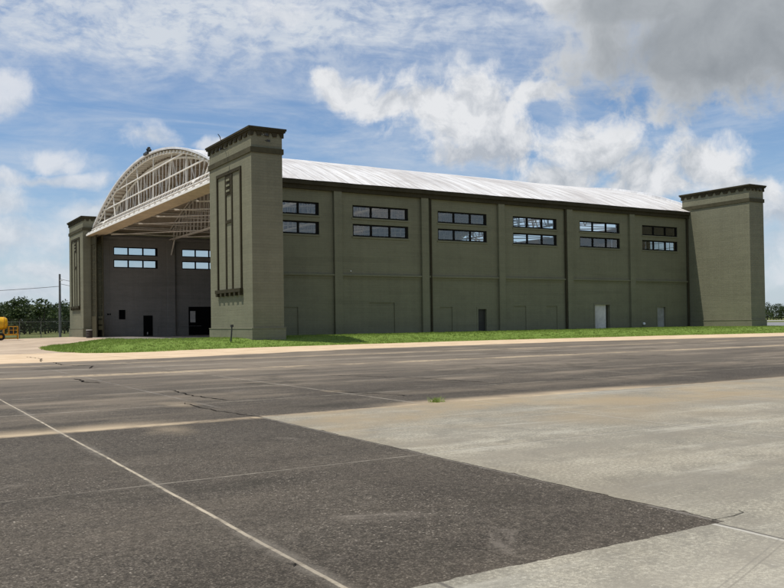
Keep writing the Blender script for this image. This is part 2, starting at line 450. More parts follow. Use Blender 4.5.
def f_fore(t, P):
    x, y, z = t.sep(P)
    n1 = t.noise(P, .2, 6, .62); n2 = t.noise(P, 1.5, 6, .65)
    c = t.mix(t.ss(n1, .32, .68), (.36,.275,.195), (.53,.42,.30))
    c = t.mix(t.ss(n2, .48, .72, 0, .5), c, (.27,.215,.17))
    jx = t.ss(t.m('ABSOLUTE', t.sub(t.m('FRACT', t.m('DIVIDE', y, 6.1)), .5)), .488, .496)
    return t.mix(t.mul(jx, .6), c, (.16,.13,.10)), t.bump(n2, .2, .02)
m_fore = material('sandy_forecourt_concrete', f_fore, rough=.9, spec=.2)
m_floor = material('dull_hangar_floor', color=(.22, .20, .18), rough=.5)
def f_field(t, P):
    n1 = t.noise(P, .03, 6, .6); n2 = t.noise(P, .6, 6, .7); n3 = t.noise(P, 7, 3, .7)
    c = t.mix(t.ss(n1, .35, .65), (.095,.120,.035), (.17,.17,.065))
    c = t.mix(t.ss(n2, .4, .7, 0, .6), c, (.06,.085,.022))
    return t.mix(t.ss(n3, .4, .7, 0, .4), c, (.20,.19,.085)), t.bump(n3, .6, .1)
m_field = material('rough_field_grass', f_field, rough=.9, spec=.1)
def f_soil(t, P):
    n = t.noise(P, 3, 5, .7)
    return t.mix(t.ss(n, .3, .7), (.120,.185,.034), (.170,.235,.055)), t.bump(n, .7, .08)
m_soil = material('lawn_turf', f_soil, rough=.95, spec=.05)
def f_blade(t, P):
    n = t.noise(P, .35, 5, .6); n2 = t.noise(P, 5, 3, .6)
    c = t.mix(t.ss(n, .3, .7), (.185,.265,.042), (.270,.350,.075))
    c = t.mix(t.ss(n2, .5, .8, 0, .6), c, (.33,.36,.11))
    n3 = t.noise(P, .8, 6, .7); c = t.mix(t.ss(n3, .54, .70, 0, .6), c, (.30,.27,.11))
    return t.mix(t.ss(n3, .30, .44, .3, 0), c, (.10,.16,.03))
def leafmat(name, fn):
    m = material(name, fn, rough=.6, spec=.25)
    t = NT(m.node_tree); b = t.n['Principled BSDF']; out = t.n['Material Output']
    tl = t.new('ShaderNodeBsdfTranslucent'); mx = t.new('ShaderNodeMixShader'); mx.inputs[0].default_value = .3
    src = b.inputs['Base Color'].links[0].from_socket
    t.l.new(src, tl.inputs[0]); t.l.new(b.outputs[0], mx.inputs[1]); t.l.new(tl.outputs[0], mx.inputs[2]); t.l.new(mx.outputs[0], out.inputs[0])
    return m
m_blade = leafmat('grass_blades', f_blade)
def f_leaf(t, P):
    n = t.noise(P, .09, 4, .6); n2 = t.noise(P, .9, 4, .7)
    c = t.mix(t.ss(n, .35, .65), (.024,.042,.014), (.058,.082,.024))
    return t.mix(t.ss(n2, .42, .72, 0, .75), c, (.085,.115,.040))
m_leaf = leafmat('dark_tree_leaves', f_leaf)
m_bark = material('tree_bark', color=(.07, .055, .04), rough=.95)
m_pole = material('weathered_pole_wood', color=(.17, .165, .165), rough=.9)
m_wire = material('dark_cable', color=(.03, .03, .035), rough=.6)
m_galv = material('galvanised_fence_steel', color=(.16, .16, .15), rough=.5, metal=.3)
m_crack = material('open_pavement_crack', color=(.022, .020, .018), rough=1., spec=0.)
m_yellow = material('glossy_yellow_paint', color=(.72, .40, .012), rough=.35)
m_orange = material('orange_yellow_frame_paint', color=(.50, .24, .012), rough=.45)
m_rubber = material('black_rubber', color=(.014, .014, .014), rough=.85)
m_barrel = material('dark_brown_drum_paint', color=(.040, .032, .028), rough=.6)
m_lamp = material('dark_lamp_housing', color=(.03, .03, .028), rough=.5)
m_lens = material('pale_lamp_lens', color=(.72, .72, .70), rough=.3)

# ---------------------------------------------------------- ground
GZ = -.15
def sheet(name, x0, x1, y0, y1, z, mat, n=1):
    b = MB()
    b.poly([(x0,y0,z),(x1,y0,z),(x1,y1,z),(x0,y1,z)])
    o = b.build(name, mat); o['kind'] = 'structure'; return o
sheet('grass_field', -3000, 3000, -3000, 3000, GZ-.05, m_field)
sheet('apron', -160, 120, -140, -3.0, GZ, m_asphalt)
b = MB()
rj = random.Random(11)
def ragged(p, q, n, amp):
    out = []; dx, dy = q[0]-p[0], q[1]-p[1]; L = math.hypot(dx, dy); o = 0
    for i in range(n):
        k = i/n; o = .75*o + rj.gauss(0, amp)
        if rj.random() < .04: o += rj.uniform(-.05, .05)
        out.append((p[0]+dx*k-dy/L*o, p[1]+dy*k+dx/L*o, GZ+.004))
    return out
# right pad: left edge down, then the far edge
edge_l = ragged((-17.2,-42.2), (-17.2,-51.195), 240, .004); edge_f = ragged((20,-42.2), (-17.2,-42.2), 500, .008)
b.poly([(20,-51.2,GZ+.004),(70,-51.2,GZ+.004),(70,-42.2,GZ+.004),(20,-42.2,GZ+.004)])
for p, q in zip(edge_f, edge_f[1:]+[(-17.2,-42.2,GZ+.004)]): b.poly([p, q, (q[0],-43.0,GZ+.004), (p[0],-43.0,GZ+.004)])
for p, q in zip(edge_l, edge_l[1:]+[(-17.2,-51.2,GZ+.004)]):
    if q[1] > -43.0: continue
    b.poly([(p[0],min(p[1],-43.0),GZ+.004), q, (-16.2,q[1],GZ+.004), (-16.2,min(p[1],-43.0),GZ+.004)])
b.poly([(-16.2,-51.2,GZ+.004),(20,-51.2,GZ+.004),(20,-43.0,GZ+.004),(-16.2,-43.0,GZ+.004)])
o = b.build('concrete_pad', m_conc); o['kind'] = 'structure'
b = MB(); ee = ragged((-17.2,-51.2), (-24,-51.2), 260, .0035)
for p, q in zip(ee, ee[1:]): b.poly([p, (p[0],-52,GZ+.004), (q[0],-52,GZ+.004), q])
x1 = ee[-1][0]
b.poly([(-60,-66,GZ+.004),(70,-66,GZ+.004),(70,-52,GZ+.004),(-60,-52,GZ+.004)]); b.poly([(-17.2,-52,GZ+.004),(70,-52,GZ+.004),(70,-51.2,GZ+.004),(-17.2,-51.2,GZ+.004)]); b.poly([(-60,-52,GZ+.004),(x1,-52,GZ+.004),(x1,-51.2,GZ+.004),(-60,-51.2,GZ+.004)])
o = b.build('concrete_strip', m_conc); o['kind'] = 'structure' 
# forecourt: sandy concrete ramping gently up to the hangar door
b = MB()
for (xa, za), (xb, zb) in zip([(-60,GZ+.004),(-9,GZ+.004),(-.6,-.006)], [(-9,GZ+.004),(-.6,-.006),(0.,-.006)]):
    b.poly([(xa,9.0,za),(xb,9.0,zb),(xb,62,zb),(xa,62,za)])
b.poly([(-60,-3.0,GZ+.004),(-9,-3.0,GZ+.004),(-9,9.0,GZ+.004),(-60,9.0,GZ+.004)])
o = b.build('forecourt', m_fore); o['kind'] = 'structure'
sheet('hangar_floor', .0, 57.8, 8, 56, -.002, m_floor)
# distant taxiway to the right of the far tower
def strip(name, u, d0, d1, half, mat, z):
    c = ray(u, 318); c.z = 0; c.normalize(); s = Vector((c.y, -c.x, 0)); o = Vector((CAM.x, CAM.y, 0))
    b = MB(); q = [o+c*d0-s*half, o+c*d0+s*half*1.5, o+c*d1+s*half*1.5, o+c*d1-s*half]
    b.poly([(p.x, p.y, z) for p in q]); r = b.build(name, mat); r['kind'] = 'structure'
strip('taxiway', 786, 136, 250, 40, material('taxiway_concrete', color=(.20,.20,.195), rough=.85), GZ-.02)
strip('runway', 786, 330, 372, 300, material('runway_concrete', color=(.42,.41,.39), rough=.85), GZ-.02)

# cracks
def crack(pts, w, seed):
    rnd = random.Random(seed); P = [Vector((*p, GZ+.008)) for p in pts]; q = []
    for a, c in zip(P, P[1:]):
        n = max(2, int((c-a).length/.18))
        for i in range(n):
            k = a.lerp(c, i/n); q.append(k + Vector((rnd.uniform(-1,1), rnd.uniform(-1,1), 0))*.05)
    q.append(P[-1]); b = MB()
    for i in range(len(q)-1):
        a, c = q[i], q[i+1]; t = (c-a).normalized(); s = Vector((-t.y, t.x, 0))
        wa = .55*w*(.35+.65*abs(math.sin(i*1.3+seed))); wb = .55*w*(.35+.65*abs(math.sin((i+1)*1.3+seed)))
        if i == 0: wa = .004
        if i == len(q)-2: wb = .004
        b.poly([a+s*wa, a-s*wa, c-s*wb, c+s*wb])
    o = b.build('pavement_crack', m_crack); o['kind'] = 'structure'
crack([(-16.64,-35.5),(-16.75,-37.2),(-16.5,-38.9)], .045, 1)
crack([(-17.45,-38.9),(-17.5,-40.2),(-17.2,-42.3)], .030, 2)
crack([(-17.63,-29.2),(-17.55,-29.9),(-17.75,-30.8),(-17.4,-31.6)], .075, 3)
crack([(-16.0,-16.5),(-16.2,-19.5),(-15.4,-21.2),(-15.9,-23.2)], .06, 4)
crack([(-15.9,-8.0),(-15.7,-11.5),(-16.3,-15.2)], .06, 5)
crack([(-13.9,-38.2),(-13.4,-39.5),(-13.1,-40.6)], .035, 6)
crack([(-11.2,-33.0),(-9.9,-36.0),(-9.6,-38.6)], .05, 7)
crack([(-17.22,-51.17),(-16.95,-51.10),(-16.80,-51.03)], .007, 8)
crack([(-5.0,-29.5),(-3.2,-32),(-2.8,-35.5)], .05, 9)
crack([(3.0,-22),(4.4,-26.5),(4.2,-31)], .06, 10)
crack([(-20.44,-50.33),(-20.43,-50.41)], .02, 11)

# ---------------------------------------------------------- lawn
POLY = [(-10.2,16.8),(-12.2,11),(-13.0,4),(-12.9,-1.5),(-12.2,-4.8),(-10.6,-6.2),(-8.5,-6.0),(-5.2,-4.3),(2,-3.5),(9.5,-3.2),(17.3,-2.9),(25.6,-3.6),(37.6,-4.6),
        (40.7,-4.7),(40.9,-5.4),(50.4,-7.0),(62,-9.2),(90,-14),(150,-26),(150,14),(57.9,8.3),(57.9,8.6),(-.05,8.6),(-1.5,11),(-3.5,14.5),(-7,17.2)]
def inside(x, y):
    r = False; n = len(POLY)
    for i in range(n):
        (x1,y1),(x2,y2) = POLY[i], POLY[(i+1)%n]
        if (y1 > y) != (y2 > y) and x < (x2-x1)*(y-y1)/(y2-y1)+x1: r = not r
    return r
def edged(x, y):
    d = 1e9; n = len(POLY)
    for i in range(n):
        if 19 <= i <= 22: continue
        (x1,y1),(x2,y2) = POLY[i], POLY[(i+1)%n]
        dx, dy = x2-x1, y2-y1; k = max(0, min(1, ((x-x1)*dx+(y-y1)*dy)/(dx*dx+dy*dy)))
        d = min(d, math.hypot(x-x1-k*dx, y-y1-k*dy))
    return d
def ground_z(x, y):
    if y < 6: return GZ
    return GZ+.144*max(0., min(1., (x+9)/8.4))*min(1., (y-6)/3.)
def lawn_h(x, y):
    d = edged(x, y)
    if not inside(x, y): return ground_z(x, y)-.06
    k = min(1, d/5.0); k = k*k*(3-2*k)
    far = max(0, min(1, (x-58)/20))
    near = max(0., min(1., (-x-1)/6)) # the tongue before the corner tower stays low
    top = .37 - .40*far - .03*near
    g0 = ground_z(x, y)
    return g0 + .03*min(1, d/.15) + (top-g0-.03)*k + .02*mnoise.noise((x*.4, y*.4, 0))*k
def build_lawn():
    b = MB(); st = .6
    xs = [-14+st*i for i in range(int(96/st))] + [82+4*i for i in range(18)]
    ys = [-16+st*i for i in range(int(34/st)+1)]
    idx = {}
    for i, x in enumerate(xs):
        for j, y in enumerate(ys):
            idx[i,j] = len(b.v); b.v.append((x, y, lawn_h(x, y)))
    for i in range(len(xs)-1):
        for j in range(len(ys)-1):
            q = (idx[i,j], idx[i+1,j], idx[i+1,j+1], idx[i,j+1])
            if any(inside(b.v[k][0], b.v[k][1]) for k in q): b.f.append(q); b.mi.append(0)
    n = 0; rnd = random.Random(3)
    def tuft(x, y, hh, k):
        z = lawn_h(x, y)-.02
        for _ in range(k):
            a = rnd.uniform(0, 6.283); w = rnd.uniform(.012, .030); h = hh*rnd.uniform(.4, 1.45)
            ox = x+rnd.gauss(0, .07); oy = y+rnd.gauss(0, .07); c, s = math.cos(a), math.sin(a)
            lx, ly = rnd.gauss(0, .035), rnd.gauss(0, .035)
            b.poly([(ox-c*w, oy-s*w, z), (ox+c*w, oy+s*w, z), (ox+lx, oy+ly, z+h)], 1)
    while n < 21000:
        x = rnd.uniform(-13.3, 62); y = rnd.uniform(-9.5, 17)
        if not inside(x, y) or (0 < x < 58 and y > 7.8) or (-.1 < x < 2.4 and y > -.05): continue
        hh = .085*(.6+.8*abs(mnoise.noise((x*.5, y*.5, 7))))+.02
        if y > 7.2: hh *= 1.3
        tuft(x, y, hh, 7); n += 1
    for i in range(len(POLY)-1):                      # ragged fringe along the kerbless edge
        (x1,y1),(x2,y2) = POLY[i], POLY[i+1]
        if x1 > 70 or i > 17 and i < 21: continue
        L = math.hypot(x2-x1, y2-y1)
        for k in range(int(L*9)):
            q = rnd.random(); x = x1+(x2-x1)*q; y = y1+(y2-y1)*q
            tuft(x+rnd.uniform(-.06,.2), y+rnd.uniform(-.05,.25), .10, 4)
    o = b.build('lawn', [m_soil, m_blade])
    tag(o, 'raised strip of mown green lawn around the corner tower and along the olive side wall', 'lawn', kind='stuff')
build_lawn()

def clump(name, x, y, r, h, k, label):
    rnd = random.Random(k); b = MB()
    for _ in range(k):
        a = rnd.uniform(0, 6.28); q = rnd.uniform(0, r); ox, oy = x+math.cos(a)*q*1.5, y+math.sin(a)*q; w = .008
        c, s = math.cos(a+1), math.sin(a+1); hh = h*rnd.uniform(.5, 1.1)
        b.poly([(ox-c*w, oy-s*w, GZ), (ox+c*w, oy+s*w, GZ), (ox+rnd.gauss(0,.08), oy+rnd.gauss(0,.08), GZ+hh)])
    tag(b.build(name, m_blade), label, 'weed')
clump('weed_tuft', -13.46, -41.95, .13, .11, 90, 'small green weed tuft growing from the sandy joint beside the concrete pad')

# ---------------------------------------------------------- hangar
W0 = 7.94; YF = 55.96; YI = 54.7; YC = 31.95; XB = 57.85
PX = [10.57, 19.43, 28.25, 37.04, 46.05]; PW = .75
EY = 7.45; EZ = 13.23; APEX = 18.75
half = YC-EY; rise = APEX-EZ; R = (half*half+rise*rise)/(2*rise); ZC = APEX-R
def rz(y): return ZC+math.sqrt(R*R-(y-YC)**2)
hangar = empty('hangar', (0,0,0))
tag(hangar, 'huge olive green aircraft hangar with white barrel roof, open arched front and corner towers', 'hangar')

def wall(name, y0, y1, x0, x1, z0, z1, holes, mat, parent, back=None):
    us = sorted({x0, x1, *[h[0] for h in holes], *[h[1] for h in holes]}); zs = sorted({z0, z1, *[h[2] for h in holes], *[h[3] for h in holes]})
    b = MB()
    def solid(i, j):
        if i < 0 or j < 0 or i >= len(us)-1 or j >= len(zs)-1: return False
        cx = (us[i]+us[i+1])/2; cz = (zs[j]+zs[j+1])/2
        return not any(h[0] < cx < h[1] and h[2] < cz < h[3] for h in holes)
    for i in range(len(us)-1):
        for j in range(len(zs)-1):
            if not solid(i, j): continue
            a, c, p, q = us[i], us[i+1], zs[j], zs[j+1]
            b.poly([(a,y0,p),(c,y0,p),(c,y0,q),(a,y0,q)], 0); b.poly([(c,y1,p),(a,y1,p),(a,y1,q),(c,y1,q)], 1)
            if not solid(i-1,j): b.poly([(a,y1,p),(a,y0,p),(a,y0,q),(a,y1,q)], 0)
            if not solid(i+1,j): b.poly([(c,y0,p),(c,y1,p),(c,y1,q),(c,y0,q)], 0)
            if not solid(i,j-1): b.poly([(a,y0,p),(a,y1,p),(c,y1,p),(c,y0,p)], 0)
            if not solid(i,j+1): b.poly([(a,y0,q),(c,y0,q),(c,y1,q),(a,y1,q)], 0)
    return b.build(name, [mat, back or mat], parent)

WIN = [(3.60,9.27),(12.48,18.16),(21.36,27.01),(30.21,35.88),(39.01,44.79),(48.19,53.85)]
ROWS = [(10.39,11.48),(8.78,9.87)]
win_holes = [(a, c, z0, z1) for a, c in WIN for z0, z1 in ROWS]
DOORS = [(25.72,26.90,0,2.58),(40.85,43.20,0,2.96),(50.23,51.75,0,2.72)]
INF = [(4.6,7.23,0,2.73),(14.0,16.6,0,3.10),(21.45,22.85,0,2.69),(30.1,31.7,0,2.76),(34.3,35.75,0,2.75)]
wall('side_wall', W0, W0+.6, 2.37, XB-.3, 0, 13.0, win_holes+DOORS+INF, m_side, hangar, m_inner)
for a, c, z0, z1 in INF:
    MB().box(a-.002, c+.002, W0+.07, W0+.55, z0, z1+.002).build('brick_infill', m_side, hangar)
def window(a, c, z0, z1, y, sgn, parent, mat=m_black):
    f = MB(); t = .13; d0, d1 = (y, y+.14) if sgn > 0 else (y-.14, y)
    f.box(a,c,d0,d1,z1-t,z1); f.box(a,c,d0,d1,z0,z0+t); f.box(a,a+t,d0,d1,z0+t,z1-t); f.box(c-t*1.8,c,d0,d1,z0+t,z1-t)
    w = (c-a)/3
    for k in (1,2): f.box(a+w*k-.085, a+w*k+.085, d0+.003, d1-.003, z0+t, z1-t)
    o = f.build('window', mat, parent)
    g = MB(); yy = (d0+d1)/2
    for k in range(3):
        p, q = a+w*k+.06, a+w*(k+1)-.06
        g.poly([(p,yy,z0+.08),(q,yy,z0+.08),(q,yy,z1-.08),(p,yy,z1-.08)])
    g.build('pane', m_glass, o)
    s = MB().box(a-.08, c+.08, y-.16 if sgn > 0 else y+.02, y-.02 if sgn > 0 else y+.16, z0-.13, z0-.002)
    s.build('sill', m_side, o)
    return o
for a, c in WIN:
    for z0, z1 in ROWS: window(a, c, z0, z1, W0+.09, 1, hangar)
# doors on the side wall
def hdoor(x0, x1, z1, leaf, lab, lx1=None):
    d = MB().box(x0+.1, (lx1 or x1-.1), W0+.22, W0+.28, .2, z1-.1).build('door', leaf, hangar)
    if lab: d['label'] = lab
    f = MB(); f.box(x0-.06,x0+.1,W0-.03,W0+.3,0,z1+.09); f.box(x1-.1,x1+.06,W0-.03,W0+.3,0,z1+.09); f.box(x0+.1,x1-.1,W0-.03,W0+.3,z1-.1,z1+.09)
    f.build('door_frame', m_wall if leaf is m_wdoor else m_side, d)
    MB().box(x0+.2, x0+.27, W0+.14, W0+.22, 1.25, 1.33).build('handle', m_lamp, d)
    return d
hdoor(25.72, 26.90, 2.58, m_dark, 'dark olive single door')
d = hdoor(40.85, 43.20, 2.96, m_wdoor, 'closed white door', 42.74)
MB().box(42.76, 43.08, W0+.40, W0+.46, .2, 2.86).build('door', m_dark, hangar)['label'] = 'dark strip standing in for the shadowed jamb reveal of the white door'  # dark panel stands in for the shadow in the right jamb reveal
hdoor(50.23, 51.75, 2.72, m_gdoor, 'grey metal door')
for p in PX: MB().box(p, p+PW, W0-.26, W0+.01, 0, 12.5).build('pilaster', m_side, hangar)
edges = [2.37]+[e for p in PX for e in (p, p+PW)]+[55.4]
for a, c in zip(edges[::2], edges[1::2]):
    MB().box(a, c, W0-.19, W0-.002, 5.36, 5.50).build('wall_ledge', m_side, hangar)
    MB().box(a, c, W0-.045, W0-.003, 5.15, 5.36).build('wall_ledge', m_side, hangar)
g = MB(); g.box(2.4,55.5,EY+.02,W0+.05,12.86,13.17); g.box(2.4,55.5,EY+.2,W0+.04,12.50,12.858)
g.build('eaves_gutter', m_trim2, hangar)
for x, r in ((20.47,.09),(36.9,.10),(55.28,.11)):
    MB().tube([(x,W0-.16,.15),(x,W0-.16,12.6),(x,W0-.3,12.9)], r, 8).build('downspout', m_trim2, hangar)
MB().lathe((48.05,W0-.16,.80), [(.05,-.10),(.14,-.08),(.16,.06),(.10,.14),(.03,.16)], 14).build('wall_vent', m_lens, hangar)
MB().box(28.95,29.15,W0-.05,W0,2.78,2.98).build('junction_box', m_dark, hangar)
MB().box(12.2,12.28,W0-.05,W0,5.75,5.83).build('wall_bolt', m_lens, hangar)

# far wall, seen from inside through the open front
fw_holes = [(a, c, z0, z1) for a, c in WIN for z0, z1 in ROWS]
wall('side_wall', YI, YF, 2.0, XB-.3, 0, 13.0, fw_holes, m_inner, hangar, m_wall)
for a, c in WIN:
    for z0, z1 in ROWS: window(a, c, z0, z1, YI+.3, -1, hangar)
for p in PX: MB().box(p-.15, p+.85, YI-.35, YI+.01, 0, 12.4).build('pilaster', m_inner, hangar)
MB().box(2.0, 56, YI-.30, YI-.002, 12.42, 12.75).build('wall_ledge', m_inner, hangar)
# inner face of near wall pilasters
for p in PX: MB().box(p-.15, p+.85, W0+.59, W0+.95, 0, 12.4).build('pilaster', m_inner, hangar)
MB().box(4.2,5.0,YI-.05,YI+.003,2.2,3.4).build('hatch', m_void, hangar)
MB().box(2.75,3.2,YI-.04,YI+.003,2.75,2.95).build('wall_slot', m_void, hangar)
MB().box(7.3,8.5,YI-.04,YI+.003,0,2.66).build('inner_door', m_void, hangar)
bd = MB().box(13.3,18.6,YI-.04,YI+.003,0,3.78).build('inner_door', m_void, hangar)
bd['label'] = 'wide black doorway in the far wall'
MB().box(13.5,14.2,YI-.09,YI-.045,1.7,3.2).build('door_light', m_wdoor, bd)
MB().box(7.75,7.85,YI-.10,YI-.045,.2,.5).build('door_stop', m_wdoor, hangar)
MB().tube([(3.0,YI-.02,1.0),(3.0,YI-.02,12.0)], .04, 6).build('conduit', m_inner, hangar)
MB().tube([(9.2,YI-.03,.1),(9.2,YI-.03,1.2),(15,YI-.03,1.2)], .025, 6).build('conduit', m_inner, hangar)

# roof
def arch_strip(b, x0, x1, off, y0, y1, n=56, mi=0, thick=None):
    ys = [y0+(y1-y0)*i/n for i in range(n+1)]
    top = [(y, rz(max(EY, min(2*YC-EY, y)))+off) for y in ys]
    if thick is None:
        for (ya,za),(yb,zb) in zip(top, top[1:]): b.poly([(x0,ya,za),(x1,ya,za),(x1,yb,zb),(x0,yb,zb)], mi)
    else:
        for (ya,za),(yb,zb) in zip(top, top[1:]):
            b.poly([(x0,ya,za),(x1,ya,za),(x1,yb,zb),(x0,yb,zb)], mi)
            b.poly([(x0,yb,zb-thick),(x1,yb,zb-thick),(x1,ya,za-thick),(x0,ya,za-thick)], mi)
            b.poly([(x0,ya,za-thick),(x0,ya,za),(x0,yb,zb),(x0,yb,zb-thick)], mi)
            b.poly([(x1,ya,za),(x1,ya,za-thick),(x1,yb,zb-thick),(x1,yb,zb)], mi)
        for y, z in (top[0], top[-1]): b.poly([(x0,y,z-thick),(x1,y,z-thick),(x1,y,z),(x0,y,z)], mi)
FX = 1.3; BX = 57.2
b = MB(); nseg = 40
ys = [EY+(2*(YC-EY))*i/64 for i in range(65)]
xs = [FX+(BX-FX)*i/nseg for i in range(nseg+1)]
def rsag(x, y):
    return .035*mnoise.noise((x*.35, y*.12, 0)) + .03*mnoise.noise((x*1.1, y*.1, 5))
for x in xs:
    for y in ys: b.v.append((x, y, rz(y)+rsag(x, y)))
for i in range(nseg):
    for j in range(64):
        q = i*65+j; b.f.append((q, q+65, q+66, q+1)); b.mi.append(0)
roof = b.build('roof', m_roof, hangar, smooth=True)
b = MB(); arch_strip(b, FX+.2, BX-.2, -.14, EY+.05, 2*YC-EY-.05, 56, 0, .06); b.build('roof_deck', m_deck, roof)
b = MB(); arch_strip(b, FX-.16, FX+.12, .10, EY, 2*YC-EY, 56, 0, .19); b.build('roof_rim', m_rim, roof)
b = MB(); arch_strip(b, BX-.12, BX+.3, .26, EY, 2*YC-EY, 56, 0, .5); b.build('roof_rim', m_rim, roof)
# gutters of the overhang: ribs under the front eave
for k in range(46):
    y = EY+1.2+(2*(YC-EY)-2.4)*k/45
    MB().box(FX+.02, 2.62, y-.10, y+.10, rz(y)-.46, rz(y)-.2).build('rafter', m_steel, roof)

# trusses: crescent lattice arches on every pilaster line
BZ = 12.6
def truss(x, mat):
    b = MB(); y0, y1 = W0+.65, YI-.02; n = 34
    ys = [y0+(y1-y0)*i/n for i in range(n+1)]
    top = lambda y: max(BZ+.05, rz(y)-.45)
    for s in (-.20, .20):
        b.tube([(x+s, y, top(y)) for y in ys], .085, 4); b.tube([(x+s, y0, BZ), (x+s, y1, BZ)], .08, 4)
    for i in range(1, n):
        y = ys[i]; b.tube([(x, y, BZ), (x, y, top(y))], .06, 4)
        a, c = (ys[i], ys[i+1]) if i < n/2 else (ys[i], ys[i-1])
        b.tube([(x, a, BZ), (x, c, top(c))], .05, 4)
    return b.build('roof_truss', mat, hangar)
for p in PX:
    truss(p+PW/2, m_truss)
    for e, d in ((W0+.95, 1), (YI-.36, -1)):
        MB().tube([(p+PW/2, e, 10.6), (p+PW/2, e+d*1.5, BZ-.1)], .10, 6).build('knee_brace', m_truss, hangar)
xl = [2.6]+[p+PW/2 for p in PX]+[56.8]
for y in (13.5, 19.5, 26, 32, 39, 45, 50.5):
    MB().tube([(2.0,y,BZ+.12),(56.8,y,BZ+.12)], .055, 5).build('tie_rod', m_truss, hangar)
for y in range(10, 55, 4):
    MB().tube([(2.6,y,rz(y)-.36),(56.8,y,rz(y)-.36)], .09, 4).build('purlin', m_truss, hangar)
for a, c in zip(xl, xl[1:]):
    for ya, yb in ((51.5,42.3),(39,32),(32,25.5),(26,19.5),(19.5,12)):
        MB().tube([(a,ya,BZ+.05),(c,yb,BZ+.05)], .065, 5).build('wind_brace', m_truss, hangar)

# front and back: bowstring gable over a projecting door canopy
YA, YB = 8.6, 55.3
def gable(sx, x0, parent, canopy=True):            # sx = -1: faces -X, x0 = plane of the gable rails
    root = empty('gable_truss'); root.parent = parent
    X = lambda d: x0 - sx*d            # d metres behind the rails
    lo = lambda a, c: (min(a, c), max(a, c))
    zc0 = 14.1 if canopy else 12.6
    b = MB()                           # chords and rails
    def chord(d, off, r, n=60, ya=YA, yb=YB):
        b.tube([(X(d), ya+(yb-ya)*i/n, max(zc0, rz(ya+(yb-ya)*i/n)-off)) for i in range(n+1)], r, 6)
    chord(1.1, .75, .12); chord(.02, .40, .08)
    b.tube([(X(0),YA,zc0),(X(0),YB,zc0)], .10, 6)
    def span(z):
        h = R*R-(z+.45-ZC)**2; h = math.sqrt(max(h, 0)); return YC-h, YC+h
    for z in (15.45, 17.0):
        a, c = span(z); a = max(a, YA); c = min(c, YB)
        b.tube([(X(0),a,z),(X(0),c,z)], .085, 6)
    b.build('chords', m_steel, root)
    n = 40 if canopy else 26           # J-shaped ribs sweeping out over the canopy
    for k in range(n+1):
        y = YA+.6+(YB-YA-1.2)*k/n; t = rz(y)-.75
        if t < 14.6: continue
        MB().tube([(X(1.1),y,t),(X(1.05),y,14.9),(X(.75),y,14.35),(X(.1),y,14.12)], .06, 5).build('rib', m_steel, root)
    m = 9                              # raking struts in front
    for k in range(1, m):
        y = YA+(YB-YA)*k/m; yy = y+(1 if k > m/2 else -1)*1.0*(k % 2)
        MB().tube([(X(0),y,14.1),(X(.05),yy,rz(yy)-.42)], .07, 5).build('strut', m_steel, root)
        b = MB().tube([(X(1.1),y-2.2,rz(y-2.2)-.75),(X(1.1),y,13.4),(X(1.1),y+2.2,rz(y+2.2)-.75)], .07, 4); b.build('strut', m_steel, root)
    for y in (15.4, 2*YC-15.4):        # curved perforated end brackets
        b = MB()
        pr = [(1.15,15.9),(1.1,15.2),(.9,14.6),(.5,14.25),(-.3,13.9),(-.6,13.62)]
        for (d0,z0),(d1,z1) in zip(pr, pr[1:]):
            b.tube([(X(d0),y,z0),(X(d1),y,z1)], .13, 5); b.tube([(X(d0+.45),y,z0-.15),(X(d1+.45),y,z1-.4 if d1 > .4 else z1-.2)], .09, 5)
            b.tube([(X(d0),y,z0),(X(d0+.45),y,z0-.15)], .09, 4)
        b.build('end_bracket', m_steel, root)
    if not canopy:
        a, e = lo(X(.05), X(.4)); MB().box(a, e, YA-.02, YB-.02, 11.6, 12.5).build('lintel', m_trim, root)
        return
    c = empty('door_canopy'); c.parent = parent
    b = MB(); a, e = lo(X(-1.1), X(.72)); b.box(a, e, YA-.02, YB-.02, 12.72, 12.80); b.build('soffit', m_tan, c)
    b = MB(); a, e = lo(X(-1.14), X(-1.02)); b.box(a, e, YA-.02, YB-.02, 12.725, 12.93); b.build('fascia', m_steel, c)
    b = MB(); a, e = lo(X(-1.0), X(.04)); b.box(a, e, YA-.02, YB-.02, 12.81, 12.85); b.build('catwalk', m_deck, c)
    MB().tube([(X(-.45),YA,13.52),(X(-.45),YB,13.52)], .06, 6).build('handrail', m_steel, c)
    nb = 25
    for k in range(nb):
        y = YA+.6+(YB-YA-1.2)*k/(nb-1); h = .58
        b = MB()
        P = [(X(-1.0),12.93),(X(-1.0),13.10),(X(-.56),13.34),(X(-.50),13.34),(X(-.50),12.93)]
        b.poly([(x,y-h,z) for x,z in P]); b.poly([(x,y+h,z) for x,z in P[::-1]])
        for (xa,za),(xb,zb) in zip(P, P[1:]+P[:1]): b.poly([(xa,y-h,za),(xa,y+h,za),(xb,y+h,zb),(xb,y-h,zb)])
        b.tube([(X(-.5),y-.5,13.30),(X(.0),y-.5,14.05)], .05, 4); b.tube([(X(-.5),y+.5,13.30),(X(.0),y+.5,14.05)], .05, 4)
        fix_normals(b.build('bracket', m_steel, c))
    b = MB(); a, e = lo(X(.05), X(.6)); b.box(a, e, YA-.02, YB-.02, 12.86, 13.9); b.build('header_beam', m_deck, c)
gable(-1, 1.5, hangar)
gable(1, 56.9, hangar, False)

